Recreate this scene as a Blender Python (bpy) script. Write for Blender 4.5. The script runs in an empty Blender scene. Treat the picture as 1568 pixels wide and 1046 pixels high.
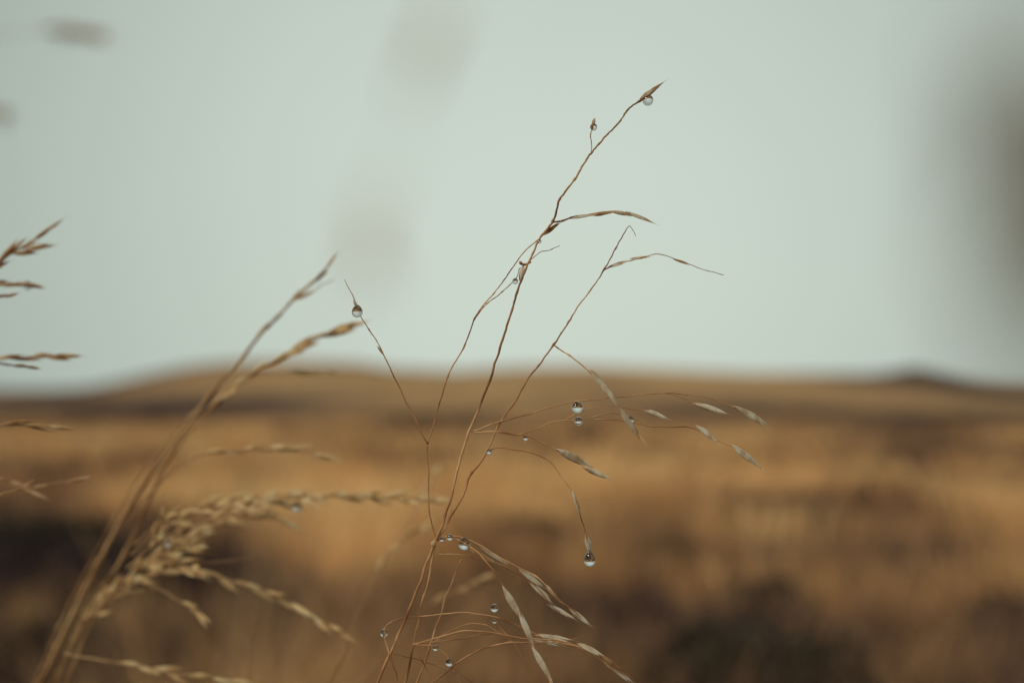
import bpy, math, random
import numpy as np
from mathutils import Vector, noise as mnoise
random.seed(7); np.random.seed(7)
scene=bpy.context.scene
CAMZ=0.9; K=36.0/50.0/1568.0; HOR=612.0; FOC=0.45
def W(u,v,d):
    return Vector(((u-784)*K*d, d, CAMZ-(v-HOR)*K*d))

# ---------------------------------------------------------------- materials
def newmat(name):
    m=bpy.data.materials.new(name); m.use_nodes=True
    nt=m.node_tree; nt.nodes.clear()
    return m,nt
def N(nt,t,**kw):
    n=nt.nodes.new(t)
    for k,v in kw.items():
        if k in n.inputs: n.inputs[k].default_value=v
        else: setattr(n,k,v)
    return n
def plantmat(name,c1,c2,c3,scale,rough=0.55,transl=0.35,attr=None,stretch=(1,1,1),spec=0.3):
    m,nt=newmat(name); L=nt.links.new
    out=N(nt,'ShaderNodeOutputMaterial'); tc=N(nt,'ShaderNodeTexCoord')
    mp=N(nt,'ShaderNodeMapping'); mp.inputs['Scale'].default_value=stretch
    L(tc.outputs['Object'],mp.inputs['Vector'])
    no=N(nt,'ShaderNodeTexNoise'); no.inputs['Scale'].default_value=scale; no.inputs['Detail'].default_value=4
    L(mp.outputs[0],no.inputs['Vector'])
    cr=N(nt,'ShaderNodeValToRGB'); e=cr.color_ramp.elements
    e[0].position=0.33; e[0].color=(*c1,1); e[1].position=0.68; e[1].color=(*c3,1)
    x=e.new(0.5); x.color=(*c2,1)
    L(no.outputs['Fac'],cr.inputs[0]); col=cr.outputs[0]
    if attr:
        at=N(nt,'ShaderNodeAttribute'); at.attribute_name=attr
        mx=N(nt,'ShaderNodeMix',data_type='RGBA',blend_type='MULTIPLY'); mx.inputs[0].default_value=1
        L(at.outputs['Color'],mx.inputs[6]); L(col,mx.inputs[7]); col=mx.outputs[2]
    p=N(nt,'ShaderNodeBsdfPrincipled'); p.inputs['Roughness'].default_value=rough
    p.inputs['Specular IOR Level'].default_value=spec
    L(col,p.inputs['Base Color'])
    if transl>0:
        t=N(nt,'ShaderNodeBsdfTranslucent'); L(col,t.inputs['Color'])
        ms=N(nt,'ShaderNodeMixShader'); ms.inputs[0].default_value=transl
        L(p.outputs[0],ms.inputs[1]); L(t.outputs[0],ms.inputs[2]); L(ms.outputs[0],out.inputs[0])
    else: L(p.outputs[0],out.inputs[0])
    return m
M_stem=plantmat('dry_stem',(0.30,0.12,0.05),(0.62,0.31,0.13),(0.84,0.55,0.28),90,transl=0.25)
M_husk=plantmat('straw_husk',(0.66,0.46,0.27),(0.92,0.81,0.64),(0.95,0.91,0.82),330,transl=0.5,stretch=(1,1,0.6))
M_brown=plantmat('brown_husk',(0.36,0.17,0.07),(0.62,0.36,0.17),(0.85,0.64,0.40),220,transl=0.4)
M_dull=plantmat('weathered_husk',(0.28,0.20,0.14),(0.42,0.33,0.24),(0.62,0.52,0.40),120,transl=0.3)
M_pale=plantmat('bleached_husk',(0.93,0.82,0.66),(0.95,0.86,0.72),(0.96,0.90,0.78),120,transl=0.6)
M_stemB=plantmat('golden_stem',(0.34,0.17,0.075),(0.58,0.34,0.16),(0.76,0.52,0.27),50,transl=0.25)
M_huskB=plantmat('golden_husk',(0.60,0.36,0.15),(0.88,0.65,0.34),(0.96,0.84,0.54),150,transl=0.45)
M_blade=plantmat('moor_grass',(0.75,0.72,0.7),(1,1,1),(1.2,1.18,1.15),2.5,rough=0.8,transl=0.3,attr='tint',spec=0.1)
M_ground=plantmat('moor_ground',(0.55,0.55,0.55),(0.9,0.9,0.9),(1.2,1.15,1.1),0.9,rough=0.95,transl=0,attr='tint',spec=0.05)
M_leaf=plantmat('heather_leaf',(0.035,0.028,0.026),(0.065,0.05,0.036),(0.11,0.09,0.04),14,rough=0.7,transl=0.2,spec=0.15)
M_twig=plantmat('heather_twig',(0.05,0.035,0.03),(0.08,0.05,0.04),(0.12,0.08,0.05),20,transl=0)
m,nt=newmat('water'); o=N(nt,'ShaderNodeOutputMaterial'); g=N(nt,'ShaderNodeBsdfPrincipled')
g.inputs['Transmission Weight'].default_value=1; g.inputs['IOR'].default_value=1.333; g.inputs['Roughness'].default_value=0.0
nt.links.new(g.outputs[0],o.inputs[0]); M_water=m

# ---------------------------------------------------------------- mesh helpers
class MB:
    def __init__(s): s.v=[]; s.f=[]; s.m=[]
    def rings(s,cs,frames,n,mat):
        b=len(s.v)
        for c,(a1,a2) in zip(cs,frames):
            for i in range(n):
                t=2*math.pi*i/n
                s.v.append(c+a1*math.cos(t)+a2*math.sin(t))
        for j in range(len(cs)-1):
            for i in range(n):
                i2=(i+1)%n
                s.f.append((b+j*n+i,b+j*n+i2,b+(j+1)*n+i2,b+(j+1)*n+i)); s.m.append(mat)
        s.f.append(tuple(b+i for i in range(n))[::-1]); s.m.append(mat)
        e=b+(len(cs)-1)*n
        s.f.append(tuple(e+i for i in range(n))); s.m.append(mat)
    def tube(s,pts,rad,mat,n=7):
        fr=[]
        for i,p in enumerate(pts):
            t=(pts[min(i+1,len(pts)-1)]-pts[max(i-1,0)]).normalized()
            a=t.cross(Vector((0.1,1,0.05))).normalized(); b=t.cross(a).normalized()
            fr.append((a*rad[i],b*rad[i]))
        s.rings(pts,fr,n,mat)
    def lance(s,base,d,L,w,mat,bend=None,thick=0.4,roll=0.0,awn=0.12,peak=0.42):
        d=d.normalized(); ref=Vector((0,1,0))
        a=d.cross(ref)
        if a.length<0.1: a=d.cross(Vector((1,0,0)))
        a.normalize(); b=d.cross(a).normalized()
        a2=a*math.cos(roll)+b*math.sin(roll); b2=-a*math.sin(roll)+b*math.cos(roll)
        if bend is None: bend=Vector((0,0,0))
        cs=[];fr=[]; n=11
        for i in range(n):
            t=i/(n-1)
            if t<peak: q=0.18+0.82*math.sin(t/peak*math.pi/2)
            else: q=math.cos((t-peak)/(1-peak)*math.pi/2)**1.15
            q=max(q,0.05)
            c=base+d*(L*t)+bend*(L*t*t)
            cs.append(c); fr.append((a2*(w*0.5*q),b2*(w*0.5*q*thick)))
        s.rings(cs,fr,8,mat)
        if awn>0:
            tip=cs[-1]; dd=(cs[-1]-cs[-2]).normalized()
            s.tube([tip-dd*L*0.05,tip+dd*L*awn*0.5,tip+dd*L*awn+a2*L*awn*0.1],[w*0.035,w*0.025,w*0.012],mat,4)
    def spikelet(s,base,d,L,w,mh,mb,rnd,openness=1.0):
        d=d.normalized(); ref=Vector((0,1,0)); a=d.cross(ref)
        if a.length<0.1: a=Vector((1,0,0))
        a.normalize(); dep=d.cross(a).normalized()
        o=openness
        bd=Vector((0,0,-0.06))
        s.lance(base,d+a*0.05*o,L,w*0.62,mh,bend=bd-a*0.04*o,roll=rnd.uniform(-.5,.5),thick=0.5)
        s.lance(base,d-a*0.09*o+dep*0.05,L*rnd.uniform(.72,.9),w*0.55,mh,bend=bd+a*0.05*o,roll=rnd.uniform(-.8,.8),thick=0.4)
        s.lance(base+d*L*0.10,d+a*rnd.uniform(-.1,.16)*o-dep*0.07,L*rnd.uniform(.6,.8),w*0.42,mb if rnd.random()<.5 else mh,bend=bd,roll=rnd.uniform(-1,1),thick=0.45)
        s.lance(base-d*L*0.03,d+a*rnd.choice((-1,1))*0.13*o,L*rnd.uniform(.35,.5),w*0.36,mb,roll=rnd.uniform(-1,1),awn=0.05)
    def drop(s,c,r,mat,elong=1.12):
        b=len(s.v); nu=20; nv=14
        for j in range(nv+1):
            th=math.pi*j/nv
            z=math.cos(th); rr=math.sin(th)
            if z>0: rr*= (1-0.22*(elong/1.12)*z*z); z*=elong
            for i in range(nu):
                p=2*math.pi*i/nu
                s.v.append(Vector(c)+Vector((rr*math.cos(p),rr*math.sin(p),z))*r)
        for j in range(nv):
            for i in range(nu):
                i2=(i+1)%nu
                s.f.append((b+j*nu+i,b+(j+1)*nu+i,b+(j+1)*nu+i2,b+j*nu+i2)); s.m.append(mat)
    def obj(s,name,mats,parent=None,merge=0):
        me=bpy.data.meshes.new(name)
        me.from_pydata([tuple(v) for v in s.v],[],s.f)
        for mm in mats: me.materials.append(mm)
        me.polygons.foreach_set('material_index',s.m)
        me.polygons.foreach_set('use_smooth',[True]*len(s.f))
        me.update()
        if merge:
            import bmesh
            bm=bmesh.new(); bm.from_mesh(me); bmesh.ops.remove_doubles(bm,verts=bm.verts,dist=merge)
            bmesh.ops.recalc_face_normals(bm,faces=bm.faces); bm.to_mesh(me); bm.free()
            me.polygons.foreach_set('use_smooth',[True]*len(me.polygons))
        ob=bpy.data.objects.new(name,me); scene.collection.objects.link(ob)
        if parent: ob.parent=parent
        return ob

def spline(P,sub=8,jit=0.0,rnd=random,wob=0.0,wl=0.01):
    out=[]
    n=len(P)
    for i in range(n-1):
        p0=P[max(i-1,0)];p1=P[i];p2=P[i+1];p3=P[min(i+2,n-1)]
        for j in range(sub):
            t=j/sub
            q=0.5*((2*p1)+(p2-p0)*t+(2*p0-5*p1+4*p2-p3)*t*t+(3*p1-p0-3*p2+p3)*t**3)
            q=q+Vector((rnd.gauss(0,jit),rnd.gauss(0,jit),rnd.gauss(0,jit)))
            if wob and not(i==0 and j==0): q=q+mnoise.noise_vector(q/wl)*wob
            out.append(q)
    out.append(P[-1].copy()); return out

class Plant:
    def __init__(s,d,seed,rk=1.0,wk=1.3):
        s.mb=MB(); s.wb=MB(); s.d=d; s.r=random.Random(seed); s.u=K*d; s.rk=rk; s.wk=wk
    def stem(s,pts,r0,r1,dd0=0.0,dd1=0.0,ground=None,jit=0.12,mat=0,nodes=True):
        r0*=s.rk; r1*=s.rk
        n=len(pts); P=[]
        wob=s.r.uniform(0,6)
        for i,(u,v) in enumerate(pts):
            t=i/(n-1); dd=s.d+dd0+(dd1-dd0)*t+0.0015*math.sin(wob+3*t)*(1 if 0<i<n-1 else 0)
            P.append(W(u,v,dd))
        rr=[r0+(r1-r0)*i/(n-1) for i in range(n)]
        if ground is not None:
            g=Vector(ground); a=P[0]; dr=(P[0]-P[1]).normalized()
            p1=a+dr*0.14; p2=(g+p1)/2+Vector((0,0,-0.03)) ; 
            P=[g,p2,p1]+P; rr=[r0*1.6,r0*1.4,r0*1.15]+rr
        sub=8
        path=spline(P,sub,jit*s.u,s.r,2.1*s.u,26*s.u)
        rad=[]
        for i in range(len(path)):
            f=i/sub; a=min(int(f),len(rr)-2); t=f-a
            r=rr[a]*(1-t)+rr[a+1]*t
            r*=1+0.10*s.r.gauss(0,1)
            if nodes and (i%sub==0) and 0<i<len(path)-1 and s.r.random()<0.35: r*=1.6
            rad.append(max(r,0.25)*s.u)
        s.mb.tube(path,rad,mat)
        return path
    def seeds(s,path,t0,t1,step,L,w,spread=0.22,open_=1.0,tip=True):
        w*=s.wk
        acc=0; n=len(path); i0=int(t0*(n-1)); i1=int(t1*(n-1)); side=1; nxt=0
        for i in range(max(1,i0),i1):
            acc+=(path[i]-path[i-1]).length/s.u
            if acc>=nxt:
                t=(path[min(i+2,n-1)]-path[i-1]).normalized()
                a=t.cross(Vector((0,1,0))).normalized(); b=t.cross(a)
                dr=t+a*side*s.r.uniform(.3,1.0)*spread+b*s.r.gauss(0,.5)*spread
                l=L*s.r.uniform(.7,1.25)
                s.mb.spikelet(path[i],dr,l*s.u,w*s.r.uniform(.7,1.2)*s.u,1,2 if s.r.random()<.6 else 1,s.r,open_)
                side=-side; acc=0; nxt=step*s.r.uniform(.5,1.6)
        if tip:
            t=(path[-1]-path[-3]).normalized()
            s.mb.spikelet(path[-1]-t*L*.3*s.u,t,L*s.u,w*s.u,1,2,s.r,open_)
    def seed(s,a,b,w,dd=0.0,open_=1.0,flip=False):
        A=W(a[0],a[1],s.d+dd); B=W(b[0],b[1],s.d+dd+s.r.uniform(-.002,.002))
        s.mb.spikelet(A,B-A,(B-A).length*0.93,w*s.wk*s.u,2 if flip else 1,1 if flip else 2,s.r,open_)
    def drop(s,u,v,r,dd=0.0,el=1.12):
        s.wb.drop(W(u,v,s.d+dd),r*s.u,0,el)
    def finish(s,name,mats):
        o=s.mb.obj(name,mats)
        if s.wb.v: s.wb.obj('water_droplets',[M_water],o,merge=1e-6)
        return o
def basal(pl,x,y,n=60,h=0.35):
    for i in range(n):
        a=pl.r.uniform(0,6.28); L=h*pl.r.uniform(.5,1.1); ln=pl.r.uniform(.15,.7)
        b=Vector((x+math.cos(a)*.015,y+math.sin(a)*.015,-0.01))
        o=Vector((math.cos(a),math.sin(a),0))
        pts=[b+o*(ln*L*t*t)+Vector((0,0,L*(t-.35*ln*t*t))) for t in (0,.25,.5,.75,1)]
        pl.mb.tube(pts,[.0012,.0012,.001,.0007,.0003],0,4)

# ---------------------------------------------------------------- focus plant
A=Plant(FOC,11,1.08,1.28)
ga=(-0.13,0.47,0)
A.stem([(577,1046),(598,1000),(630,925),(652,865),(666,829),(681,790),(700,725),(718,662),(745,597),(765,535),(783,480),(796,437),(812,398),(828,363),(847,338),(857,306),(880,276),(897,247),(904,235),(925,212),(948,187),(962,168),(982,152)],2.1,1.15,ground=ga,jit=.25)
A.seed((976,158),(1022,119),8,open_=.8,flip=True); A.seed((980,152),(1006,132),8)
A.stem([(904,236),(906,220),(904,206),(908,194)],.8,.6); A.seed((908,190),(911,180),7,flip=True)
A.stem([(847,340),(862,338),(880,332),(905,329),(940,323),(962,327),(985,334)],1.3,.9,0,.002)
for a,b,w in [((868,335),(918,326),7),((905,330),(948,322),8),((935,324),(975,330),7),((958,325),(1008,342),7)]: A.seed(a,b,w,open_=.5,flip=(w==8))
A.seed((832,360),(862,337),7,flip=True)
A.stem([(667,828),(658,785),(656,735),(655,680)],1.1,1.0,0,.002)
A.stem([(655,680),(670,630),(686,577),(711,528),(726,489),(738,470),(755,449),(778,421),(800,388),(828,364),(848,340)],1.0,.8,.002,0)
A.stem([(726,489),(745,465),(768,447),(790,428),(797,410)],.8,.6,.002,.001)
A.seed((796,430),(803,400),9,open_=1.4); A.stem([(797,402),(804,405),(813,402)],2.2,1.2)
A.stem([(812,400),(828,386),(845,382),(857,376)],.7,.4,0,.012)
A.stem([(655,680),(634,640),(610,590),(584,535),(566,505),(551,482),(540,455),(528,428)],1.0,.5,.002,.004)
A.seed((546,470),(541,456),6,.004); A.seed((578,530),(588,545),4,.004)
A.stem([(667,829),(690,792),(712,752),(722,725),(745,693),(765,652),(790,611),(816,570),(848,528),(870,493),(895,456),(926,413),(944,381),(959,351)],1.7,.8,0,.002,jit=.2)
A.stem([(926,413),(955,401),(990,393),(1010,390),(1050,403),(1080,413),(1108,421)],.9,.45,.002,.004)
A.seed((930,410),(965,398),4,.002); A.seed((965,397),(1000,391),5,.003); A.seed((1030,397),(1062,406),4.5,.003,flip=True)
A.stem([(959,351),(964,347),(973,362)],.6,.4,.002,.004)
A.stem([(848,528),(872,545),(905,570),(930,595),(950,625),(970,655),(992,685)],1.0,.5,.002,-.028)
A.seed((905,568),(948,620),9,-.018); A.seed((925,590),(955,632),8,-.022); A.seed((948,625),(982,674),10,-.025)
A.stem([(722,660),(770,645),(830,628),(884,615),(945,608),(1020,602),(1078,608),(1126,624)],1.0,.6,0,-.004)
A.stem([(1020,602),(1045,608),(1064,619)],.6,.5,-.003,-.004)
A.seed((1062,618),(1120,633),11,-.004); A.seed((1124,622),(1183,652),11,-.004)
A.stem([(722,659),(760,661),(800,665),(848,646),(888,642),(945,643),(1000,653),(1062,656),(1100,676),(1126,684)],.9,.6,0,-.002)
A.stem([(862,644),(890,630),(930,622),(985,629)],.6,.5,-.001,-.003)
A.stem([(905,640),(935,632),(968,641),(985,648)],.6,.5,-.001,-.003)
A.seed((985,628),(1027,641),10,-.003); A.seed((1066,651),(1102,678),10,-.002); A.seed((1122,682),(1170,718),12,-.002)
A.stem([(722,661),(770,662),(812,670),(854,691)],1.0,.7,0,-.002)
A.seed((852,688),(914,716),14,-.002,1.3); A.seed((893,716),(940,733),10,-.002)
A.stem([(745,693),(775,686),(830,700),(860,730),(880,762),(891,795),(899,825)],1.0,.6,0,-.003)
A.seed((876,752),(893,795),6,-.003); A.seed((898,818),(905,852),12,-.003); A.seed((896,822),(908,848),8,-.003)
# lower tangle
A.stem([(618,1052),(634,985),(646,925),(658,875),(667,829)],1.9,1.5,.006,0,ground=(-.125,.475,0),jit=.2)
A.stem([(636,1052),(660,985),(683,915),(706,857)],1.9,.9,.004,.006,ground=(-.12,.465,0),jit=.2)
A.stem([(667,829),(688,821),(722,828),(770,856),(820,882),(855,916),(885,940)],1.3,.7,0,-.004)
A.seed((872,932),(907,957),9,-.004); A.seed((795,872),(838,900),8,-.003); A.seed((835,895),(862,925),6,-.004,flip=True); A.seed((735,838),(790,868),6,-.001,.6)
A.stem([(700,826),(735,848),(765,888),(792,935),(812,980),(832,1020),(850,1056)],1.3,.8,0,-.012)
A.seed((770,898),(805,955),12,-.007); A.seed((795,935),(822,1000),10,-.009); A.seed((815,990),(850,1050),11,-.011); A.seed((715,838),(765,862),6,-.002,.6,True)
A.stem([(672,848),(720,852),(775,868),(815,893),(850,930),(880,945)],.9,.6,0,.016)
A.seed((810,890),(850,925),8,.014);A.seed((838,925),(885,948),8,.016)
A.stem([(596,1004),(592,985),(590,962),(610,948),(650,943),(705,938),(760,945),(815,968),(850,982),(885,976)],1.1,.6,0,.003)
A.seed((820,972),(884,978),7,.003)
A.stem([(632,988),(680,973),(725,965),(800,976),(860,982),(915,998),(950,1024),(980,1052)],1.2,.7,0,-.004)
A.seed((885,985),(930,1005),9,-.003); A.seed((915,1000),(962,1032),8,-.004,flip=True)
A.stem([(655,1052),(690,1022),(735,995),(780,984),(835,984),(885,990),(935,1020),(970,1040)],1.1,.6,.002,-.004)
A.seed((925,1014),(975,1046),8,-.004); A.seed((815,978),(865,986),7,.001)
A.stem([(757,948),(775,970),(800,1005),(822,1056)],1.0,.7,.002,.008)
A.stem([(632,988),(668,990),(692,1015),(708,1056)],.9,.6)
A.stem([(640,1000),(662,1035),(690,1056)],.8,.6)
A.stem([(598,1004),(606,1030),(612,1056)],.9,.7)
A.stem([(655,990),(700,960),(742,956),(790,990),(800,1010)],.8,.5,0,.01)
A.stem([(634,985),(700,978),(760,968),(800,962)],.8,.5,0,.02); A.stem([(600,1000),(640,1010),(700,1030),(740,1056)],.7,.5,0,.02)
for u,v,r in [(884,624,8.8),(886,645,6.5),(965,643,6),(547,478,8.5),(909,195,5.5),(992,154,8.5),(789,431,4.5),(711,833,9.2),(689,823,5),(757,931,6.2),(588,969,6.2),(688,1014,6.2),(667,992,4.6),(749,692,4.2),(903,858,9),(805,671,4),(757,951,3.6),(826,370,3.2),(677,826,4)]:
    dd=.004 if u<560 else 0
    if 860<u<1000 and 600<v<700: dd=-.0015
    if u==903: dd=-.003
    e=-.0012
    if u in(547,): e=-.0012-r*A.u*.9
    if u==992: e=.001
    A.drop(u,v,r,dd+e,{903:1.75,547:1.35,711:1.25}.get(u,1.12))
A.mb.lance(W(660,836,FOC-.001),Vector((.5,0,.5)),12*A.u,9*A.u,2)
basal(A,-.125,.47,70)
A.finish('grass_stalk',[M_stem,M_husk,M_brown])

# ---------------------------------------------------------------- left plant, a little behind focus
B=Plant(0.565,5,1.12,1.2)
gb=(-.34,.66,0)
p=B.stem([(60,1050),(100,965),(150,862),(205,766),(270,676),(320,606),(365,555),(410,500),(450,459),(480,432),(505,404)],4.0,1.2,.07,0,ground=gb)
B.seeds(p,.74,.98,26,46,6,.12,.5)
p=B.stem([(440,466),(475,447),(512,428)],1,.6,0,.01); B.seed((455,460),(490,438),5,.004)
p=B.stem([(78,1050),(130,938),(190,850),(240,740),(285,665),(330,620),(388,572),(440,541),(490,517),(535,500)],3.6,1.3,.07,0,ground=gb)
B.seeds(p,.66,.98,15,56,9,.18,.8)
B.stem([(100,1050),(150,925),(205,815),(262,700),(330,612)],2.4,1.1,.08,.02,ground=gb)
B.stem([(52,1050),(90,960),(140,860),(200,750),(262,668),(300,628)],2.0,1.1,.10,.03,ground=gb)
p=B.stem([(225,760),(285,706),(340,691),(400,688),(450,690),(495,697)],1.6,1.0,.02,-.006); B.seeds(p,.3,.98,24,44,9,.26,1)
p=B.stem([(205,835),(250,800),(310,775),(380,768),(450,757),(530,761),(600,763),(668,766)],1.6,.9,.03,.0); B.seeds(p,.15,.98,26,50,11,.36,1.2)
p=B.stem([(195,870),(240,830),(300,805),(360,785),(420,768),(480,760)],1.6,1.0,.03,.0); B.seeds(p,.15,.98,19,48,12,.48,1.3)
p=B.stem([(190,890),(240,855),(290,825),(340,800),(400,780)],1.6,.9,.04,.03); B.seeds(p,.1,.98,20,46,10,.55,1.3)
p=B.stem([(200,850),(245,812),(290,790),(350,772),(390,770)],1.4,.8,.02,-.01); B.seeds(p,.2,.98,24,40,11,.5,1.3)
p=B.stem([(110,985),(150,915),(200,880),(250,862),(305,875),(350,888),(420,911),(480,944),(525,970)],2.0,1.0,.05,.0); B.seeds(p,.25,.98,24,46,8,.28,1)
p=B.stem([(525,970),(533,985),(520,1015),(500,1056)],1.4,1.2,0,.01)
p=B.stem([(130,950),(170,905),(215,870),(260,842),(300,835)],1.6,1.0,.04,.0); B.seeds(p,.2,.98,18,44,10,.55,1.2)
p=B.stem([(125,955),(160,920),(210,890),(265,870),(300,872)],1.6,1.0,.04,-.01); B.seeds(p,.3,.98,20,44,10,.5,1.2)
p=B.stem([(140,945),(190,890),(240,858),(310,862),(388,853)],1.4,.6,.03,.012); B.seeds(p,.3,.7,24,42,7,.4,.8,tip=False)
p=B.stem([(215,890),(250,905),(285,925),(305,942)],1.0,.7,.014,.002); B.seeds(p,.6,.98,16,34,8,.15)
p=B.stem([(100,1000),(150,1010),(210,1020),(270,1032),(340,1040),(385,1052)],1.4,.9,.014,-.004); B.seeds(p,.3,.98,22,46,8,.25)
p=B.stem([(85,1050),(115,980),(150,935),(170,905)],1.4,.9,.05,.03); B.seeds(p,.5,.98,18,40,9,.4)
p=B.stem([(235,905),(225,870),(250,800),(262,790)],1.0,.6,.01,-.01); B.seeds(p,.5,.98,18,36,7,.5)
p=B.stem([(290,812),(330,806),(370,790),(410,792)],.8,.5,.02,.03); B.seeds(p,.4,.98,24,34,7,.5)
B.seed((445,569),(500,570),12,.02); B.seed((470,570),(526,569),9,.02); B.stem([(388,572),(420,572),(450,570)],.8,.8,0,.02)
B.seed((425,793),(467,812),10,.02)
B.stem([(400,780),(415,785),(428,794)],.8,.7,0,.02)
for u,v,r in [(257,832,6),(455,776,8)]: B.drop(u,v,r,-.003)
p=B.stem([(505,1056),(545,950),(575,880),(605,835),(650,805)],1.6,1.0,.12,.10); B.seeds(p,.5,.98,34,48,9,.15)
p=B.stem([(540,1056),(600,985),(660,925),(700,905),(740,885)],1.6,1.0,.12,.09); B.seeds(p,.5,.98,30,48,10,.15)
p=B.stem([(690,1056),(745,985),(790,960)],1.2,.8,.08,.09)
p=B.stem([(600,860),(640,770),(668,720)],1.2,.8,.1,.14); B.seeds(p,.6,.98,30,40,8,.15)
basal(B,-.34,.66,70)
B.finish('grass_stalk',[M_stemB,M_huskB,M_brown])

# left edge plant
C=Plant(0.39,8,1.15,1.3); gc=(-.26,.45,0)
C.stem([(-150,1056),(-135,900),(-125,750),(-115,600),(-100,480),(-85,400),(-60,340)],3,1.4,ground=gc)
def br(pts,st=.35,step=26,L=48,w=8,dd=0): 
    p=C.stem(pts,1.7,.9,0,dd); C.seeds(p,st,.97,step,L,w,.15,.7)
br([(-105,500),(-60,455),(0,402),(35,376),(62,360)]); br([(-20,420),(10,392),(45,382)],.3)
br([(-105,470),(-50,440),(0,435),(45,437)],.5,30,40,7); br([(-105,490),(-50,460),(0,455),(15,453)],.6,30,36,7,.01)
br([(-115,600),(-50,560),(0,550),(50,546),(95,545)],.45,24,46,9); br([(-20,552),(20,560),(45,562)],.5,30,34,6,.01)
br([(-120,690),(-50,660),(20,650),(85,654)],.6,30,40,7,.01); br([(-125,800),(-50,730),(0,733),(35,746),(75,742),(115,735)],.4,40,44,6); br([(-125,810),(-40,770),(0,757),(35,745)],.5,34,40,6,.01)
C.drop(42,438,7); basal(C,-.26,.45,40)
C.finish('grass_stalk',[M_stemB,M_brown,M_huskB])
# nearer stalks, strongly defocused
D=Plant(0.225,9); 
D.stem([(-330,1100),(-280,700),(-220,400),(-170,200),(-140,80)],3,1.6,ground=(-.2,.3,0))
p=D.stem([(-150,110),(-80,70),(0,52),(70,48),(130,54)],1.4,.7); D.seeds(p,.72,.98,28,60,11,.12,.7)
p=D.stem([(-190,240),(-110,190),(-50,172),(-5,172)],1.6,.8); D.seeds(p,.7,.98,26,50,13,.15,.7); D.drop(95,62,7); D.drop(5,190,9)
D.finish('grass_stalk',[M_stemB,M_brown,M_huskB])
E=Plant(0.108,10)
p=E.stem([(380,1120),(420,850),(480,600),(545,430),(585,310),(625,180),(665,70),(710,-60)],1.4,1.1,ground=(-.09,.17,0))
for a,b,w in [((635,115),(692,-15),36),((655,100),(672,5),30),((640,60),(705,30),26),((620,150),(650,90),18),((550,430),(592,260),38),((580,440),(558,290),30)]: E.seed(a,b,w)
E.finish('grass_stalk',[M_pale,M_pale,M_pale])
F=Plant(0.060,12)
p=F.stem([(1840,1300),(1800,950),(1740,700),(1660,450),(1600,220),(1580,20)],6,4,ground=(.07,.12,0))
for i in range(46):
    t=i/45; cu=1640-60*t+F.r.uniform(-120,90); cv=610-480*t+F.r.uniform(-40,40)
    F.seed((cu,cv),(cu+F.r.uniform(-70,30),cv-F.r.uniform(90,160)),50*(.5+.9*math.sin(math.pi*t)),flip=F.r.random()<.5)
F.finish('grass_stalk',[M_stemB,M_dull,M_dull])

# ---------------------------------------------------------------- terrain
ridge=[(-900,580),(-500,590),(-200,596),(0,598),(110,598),(160,592),(200,582),(250,571),(300,562),(350,557),(450,555),(550,558),(600,566),(700,571),(800,566),(900,565),(1000,568),(1150,573),(1250,573),(1340,574),(1400,564),(1450,573),(1500,583),(1568,585),(1800,580),(2200,570),(2600,585)]
RX=np.array([(a-784)*K*400 for a,b in ridge]); RH=np.array([CAMZ-(b-HOR)*K*400 for a,b in ridge])
def ss(a,b,x):
    t=np.clip((x-a)/(b-a),0,1); return t*t*(3-2*t)
def H(X,Y):
    far=np.interp(X*400/np.maximum(Y,150),RX,RH)
    h=far*ss(60,400,Y)*(1-0.35*ss(420,1500,Y))
    h=h+0.04*np.sin(X*.9+1.3*np.sin(Y*.5))*np.sin(Y*.7)*ss(3,8,Y)+.25*np.sin(X*.05+1)*np.sin(Y*.04)*ss(40,90,Y)
    return h
def PT(u,v,w,l,a,Y=None):
    y=Y if Y else 0.9/(K*(v-HOR)); return ((u-784)*K*y,y,w*K*y,l,a)
patches=[PT(40,0,330,.40,-.95,76),PT(330,0,110,.3,-.4,90),PT(665,0,85,.25,-.8,56),PT(1330,0,300,.42,-.9,72),PT(1540,0,170,.8,-.8,190),PT(1400,0,60,.25,-.8,360),PT(40,0,200,.6,-.6,260),
 PT(330,0,150,.4,-.28,380),PT(650,0,200,.25,-.22,390),PT(1250,0,150,.25,-.3,390),PT(950,0,120,.2,-.2,150),
 PT(1370,700,90,.2,-.4),PT(1540,700,110,.35,-.5),PT(200,690,220,.25,.25),PT(1000,760,400,.22,.36),PT(480,770,220,.3,.25),PT(1180,690,250,.2,.2),PT(1080,720,70,.06,-.3),PT(850,700,80,.06,-.2),
 PT(80,860,190,.2,-.8),PT(60,980,260,.3,-.45),PT(300,930,90,.12,-.25),PT(500,930,150,.5,.38),PT(820,850,70,.09,-.6),PT(1030,880,90,.12,-.6),PT(1180,800,70,.07,-.5),PT(1500,900,200,.45,-.4),PT(1100,930,90,.1,.35),PT(1300,880,80,.1,.2),PT(1400,800,60,.1,-.3),PT(1150,1010,190,.15,-.4),PT(30,720,110,.12,-.35),PT(1230,0,260,.3,.3,260),PT(850,0,330,.5,.12,200),PT(760,790,140,.1,.15)]
def vmap(X,Y):
    v=0.60-0.29*(1-ss(5.5,11,Y))
    for (px,py,w,l,a) in patches:
        v=v+a*np.exp(-((X-px)/w)**2-(np.log(np.maximum(Y,.5)/py)/l)**2)
    return v
C0=np.array([.06,.038,.040]);C1=np.array([.25,.14,.088]);C2=np.array([.68,.395,.175]);C3=np.array([.90,.58,.29])
def col(v):
    v=np.clip(v,0,1)[:,None]
    return np.where(v<.3,C0+(C1-C0)*v/.3,np.where(v<.7,C1+(C2-C1)*(v-.3)/.4,C2+(C3-C2)*(v-.7)/.3))
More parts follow.
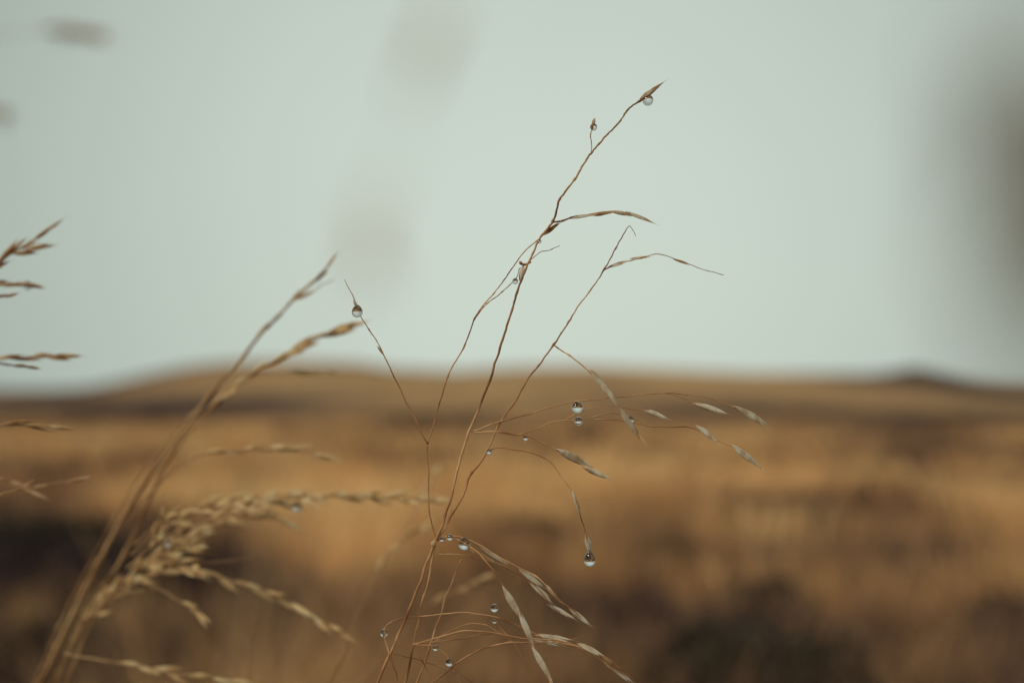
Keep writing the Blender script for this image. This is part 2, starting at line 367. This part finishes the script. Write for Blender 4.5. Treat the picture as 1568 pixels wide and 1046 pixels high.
def nz(X,Y,s,o=0): return np.array([mnoise.noise(Vector((a*s+o,b*s*.6,o))) for a,b in zip(X,Y)])
ys=np.concatenate([np.linspace(-60,3,14),np.geomspace(3.15,600,230),np.geomspace(640,4000,14)])
tt=np.linspace(-1,1,260); xs_=np.sinh(tt*6.2)/np.sinh(6.2)*2500
GX,GY=np.meshgrid(xs_,ys); fx=GX.ravel(); fy=GY.ravel(); fz=H(fx,np.maximum(fy,0))
verts=np.stack([fx,fy,fz],1); nx=len(xs_); ny=len(ys)
idx=np.arange(nx*ny).reshape(ny,nx)
q=np.stack([idx[:-1,:-1],idx[:-1,1:],idx[1:,1:],idx[1:,:-1]],-1).reshape(-1,4)
me=bpy.data.meshes.new('ground'); me.from_pydata(verts.tolist(),[],q.tolist())
vv=vmap(fx,fy)+.3*nz(fx,fy,.35)+.28*nz(fx,fy,.06,9)
ca=me.color_attributes.new('tint','FLOAT_COLOR','POINT'); cc=np.ones((len(fx),4)); cc[:,:3]=col(vv)*.70
ca.data.foreach_set('color',cc.ravel()); me.materials.append(M_ground)
me.polygons.foreach_set('use_smooth',[True]*len(q))
scene.collection.objects.link(bpy.data.objects.new('ground',me))

# ---------------------------------------------------------------- moorland grass (one mesh)
def blades(name,TX,TY,nb,hmin,hmax,extra=0.0,wid=1.0):
    n=len(TX); tv=vmap(TX,TY)+.85*nz(TX,TY,1.0,3)+.5*nz(TX,TY,.3,5)+extra+np.random.normal(0,.08,n)
    th=np.random.uniform(hmin,hmax,n)
    X=np.repeat(TX,nb);Y=np.repeat(TY,nb);V=np.repeat(tv,nb)+np.random.normal(0,.07,n*nb);Hh=np.repeat(th,nb)*np.random.uniform(.55,1.15,n*nb)
    R=.05+.012*Y; a=np.random.uniform(0,2*np.pi,n*nb); r=R*np.sqrt(np.random.rand(n*nb))
    bx=X+r*np.cos(a); by=Y+r*np.sin(a); bz=H(bx,by)-.01
    la=a+np.random.normal(0,.7,n*nb); ln=np.random.uniform(.1,.7,n*nb)*Hh
    w=(.0018+.00045*Y)*np.random.uniform(.6,1.5,n*nb)*wid
    wa=np.random.uniform(0,np.pi,n*nb); wx=np.cos(wa)*w; wy=np.sin(wa)*w
    P=np.zeros((n*nb,5,3))
    for j,(t,s,k) in enumerate([(0,1,-1),(0,1,1),(.55,.85,-1),(.55,.85,1),(1,0,0)]):
        P[:,j,0]=bx+np.cos(la)*ln*t*t+k*wx*s; P[:,j,1]=by+np.sin(la)*ln*t*t+k*wy*s; P[:,j,2]=bz+Hh*t*(1-.15*t)
    m=n*nb; b=(np.arange(m)*5)[:,None]
    F=(b[:,:,None]+np.array([[0,1,3],[0,3,2],[2,3,4]])[None]).reshape(-1,3)
    me=bpy.data.meshes.new(name); me.vertices.add(m*5); me.vertices.foreach_set('co',P.ravel())
    me.loops.add(len(F)*3); me.loops.foreach_set('vertex_index',F.ravel().astype(np.int32))
    me.polygons.add(len(F)); me.polygons.foreach_set('loop_start',(np.arange(len(F))*3).astype(np.int32))
    me.update(calc_edges=True)
    c=np.ones((m,5,4)); c[:,:,:3]=np.minimum(col(V)*1.1,.92)[:,None,:]
    at=me.color_attributes.new('tint','FLOAT_COLOR','POINT'); at.data.foreach_set('color',c.ravel())
    me.materials.append(M_blade); ob=bpy.data.objects.new(name,me); scene.collection.objects.link(ob); return ob
n=6000; TY=1.7*(70/1.7)**np.random.rand(n); TX=TY*np.random.uniform(-.62,.62,n)
blades('moorland_grass',TX,TY,16,.2,.42)
n=50; TY=np.random.uniform(1.6,3.2,n); TX=(np.random.normal(-.16,.05,n))*TY
blades('tall_grass_clump',TX,TY,8,.5,.75,.25,.8)
n=60; TY=np.random.uniform(1.8,3.4,n); TX=(np.random.uniform(.12,.42,n))*TY
blades('tall_grass_clump',TX,TY,7,.4,.62,.05,.8)

# ---------------------------------------------------------------- heather shrubs
def shrub(x,y,w,h,n,seed):
    r=random.Random(seed); mb=MB(); base=Vector((x,y,0))
    for i in range(26):
        a=r.uniform(0,6.28); e=r.uniform(.1,1); o=Vector((math.cos(a)*w*e,math.sin(a)*w*e,h*math.sqrt(max(0,1-e*e*.8))*r.uniform(.7,1)))
        mb.tube([base,base+o*.45+Vector((0,0,h*.15)),base+o],[.008,.005,.002],1,5)
    lobes=[(r.uniform(0,6.28),r.uniform(.3,.75),r.uniform(.4,.65)) for _ in range(9)]
    for i in range(n):
        a0,e0,s0=r.choice(lobes)
        d=Vector((r.gauss(0,1),r.gauss(0,1),r.gauss(0,1))).normalized()*(r.random()**.4)*s0
        c=base+Vector(((math.cos(a0)*e0+d.x)*w,(math.sin(a0)*e0+d.y)*w,abs(.35+d.z+.2*(1-e0))*h))
        s=r.uniform(.006,.014)*(1+y*.12)
        u=Vector((r.gauss(0,1),r.gauss(0,1),r.gauss(0,1)+.8)).normalized(); v=u.cross(Vector((r.random(),r.random(),r.random()))).normalized()
        b=len(mb.v); mb.v+= [c-u*s*1.6,c+v*s*.6,c+u*s*1.8,c-v*s*.6]; mb.f.append((b,b+1,b+2,b+3)); mb.m.append(0)
    mb.obj('heather_shrub',[M_leaf,M_twig])
for i,(u,Yv,wpx,top) in enumerate([(1150,3.6,180,945),(70,7.2,150,790),(200,6.6,60,850),(815,9.0,55,797),(1015,7.4,62,828),(1180,6.0,65,895),(1190,11,55,765),(20,4.4,150,940),(1540,5.2,60,920),(1370,14,60,735),(380,5.6,50,905)]):
    shrub((u-784)*K*Yv,Yv,wpx*K*Yv,CAMZ-(top-HOR)*K*Yv,4500,40+i)

# ---------------------------------------------------------------- sky, sun, camera
w=bpy.data.worlds.new('World'); scene.world=w; w.use_nodes=True; nt=w.node_tree; nt.nodes.clear(); L=nt.links.new
out=N(nt,'ShaderNodeOutputWorld'); sky=N(nt,'ShaderNodeTexSky'); sky.sky_type='NISHITA'; sky.sun_disc=False
EL=math.radians(42); AZ=math.radians(-125)
sky.sun_elevation=EL; sky.sun_rotation=AZ; sky.dust_density=4; sky.air_density=1.5
b1=N(nt,'ShaderNodeBackground'); b1.inputs[1].default_value=.08; L(sky.outputs[0],b1.inputs[0])
tc=N(nt,'ShaderNodeTexCoord'); 
dot=N(nt,'ShaderNodeVectorMath',operation='DOT_PRODUCT'); L(tc.outputs['Generated'],dot.inputs[0]); dot.inputs[1].default_value=Vector((.02,.99,.09)).normalized()
mr=N(nt,'ShaderNodeMapRange'); mr.inputs[1].default_value=.905; mr.inputs[2].default_value=1.0; L(dot.outputs['Value'],mr.inputs[0])
no=N(nt,'ShaderNodeTexNoise'); no.inputs['Scale'].default_value=2.2; no.inputs['Detail'].default_value=3; L(tc.outputs['Generated'],no.inputs['Vector'])
ad=N(nt,'ShaderNodeMath',operation='MULTIPLY_ADD'); L(no.outputs['Fac'],ad.inputs[0]); ad.inputs[1].default_value=.35; ad.inputs[2].default_value=-.17
a2=N(nt,'ShaderNodeMath',operation='ADD'); L(mr.outputs[0],a2.inputs[0]); L(ad.outputs[0],a2.inputs[1])
cr=N(nt,'ShaderNodeValToRGB'); e=cr.color_ramp.elements
e[0].position=0; e[0].color=(.345,.405,.355,1); e[1].position=1; e[1].color=(.635,.715,.635,1)
L(a2.outputs[0],cr.inputs[0])
b2=N(nt,'ShaderNodeBackground'); b2.inputs[1].default_value=1.0; L(cr.outputs[0],b2.inputs[0])
ms=N(nt,'ShaderNodeMixShader'); ms.inputs[0].default_value=.94; L(b1.outputs[0],ms.inputs[1]); L(b2.outputs[0],ms.inputs[2]); L(ms.outputs[0],out.inputs[0])
sd=bpy.data.lights.new('sun','SUN'); sd.energy=1.5; sd.angle=math.radians(14); sd.color=(1,.92,.80)
so=bpy.data.objects.new('sun',sd); scene.collection.objects.link(so)
dirv=Vector((math.sin(AZ)*math.cos(EL),math.cos(AZ)*math.cos(EL),math.sin(EL)))
so.rotation_euler=dirv.to_track_quat('Z','Y').to_euler()
cd=bpy.data.cameras.new('camera'); cam=bpy.data.objects.new('camera',cd); scene.collection.objects.link(cam)
cam.location=(0,0,CAMZ); cam.rotation_euler=(math.radians(90),0,0)
cd.lens=50; cd.sensor_width=36; cd.shift_y=(HOR-523)/1568.0; cd.clip_start=.01; cd.clip_end=6000
cd.dof.use_dof=True; cd.dof.focus_distance=FOC; cd.dof.aperture_fstop=5.4; cd.dof.aperture_blades=0
scene.camera=cam
scene.view_settings.view_transform='Standard'; scene.view_settings.look='None'; scene.view_settings.exposure=0
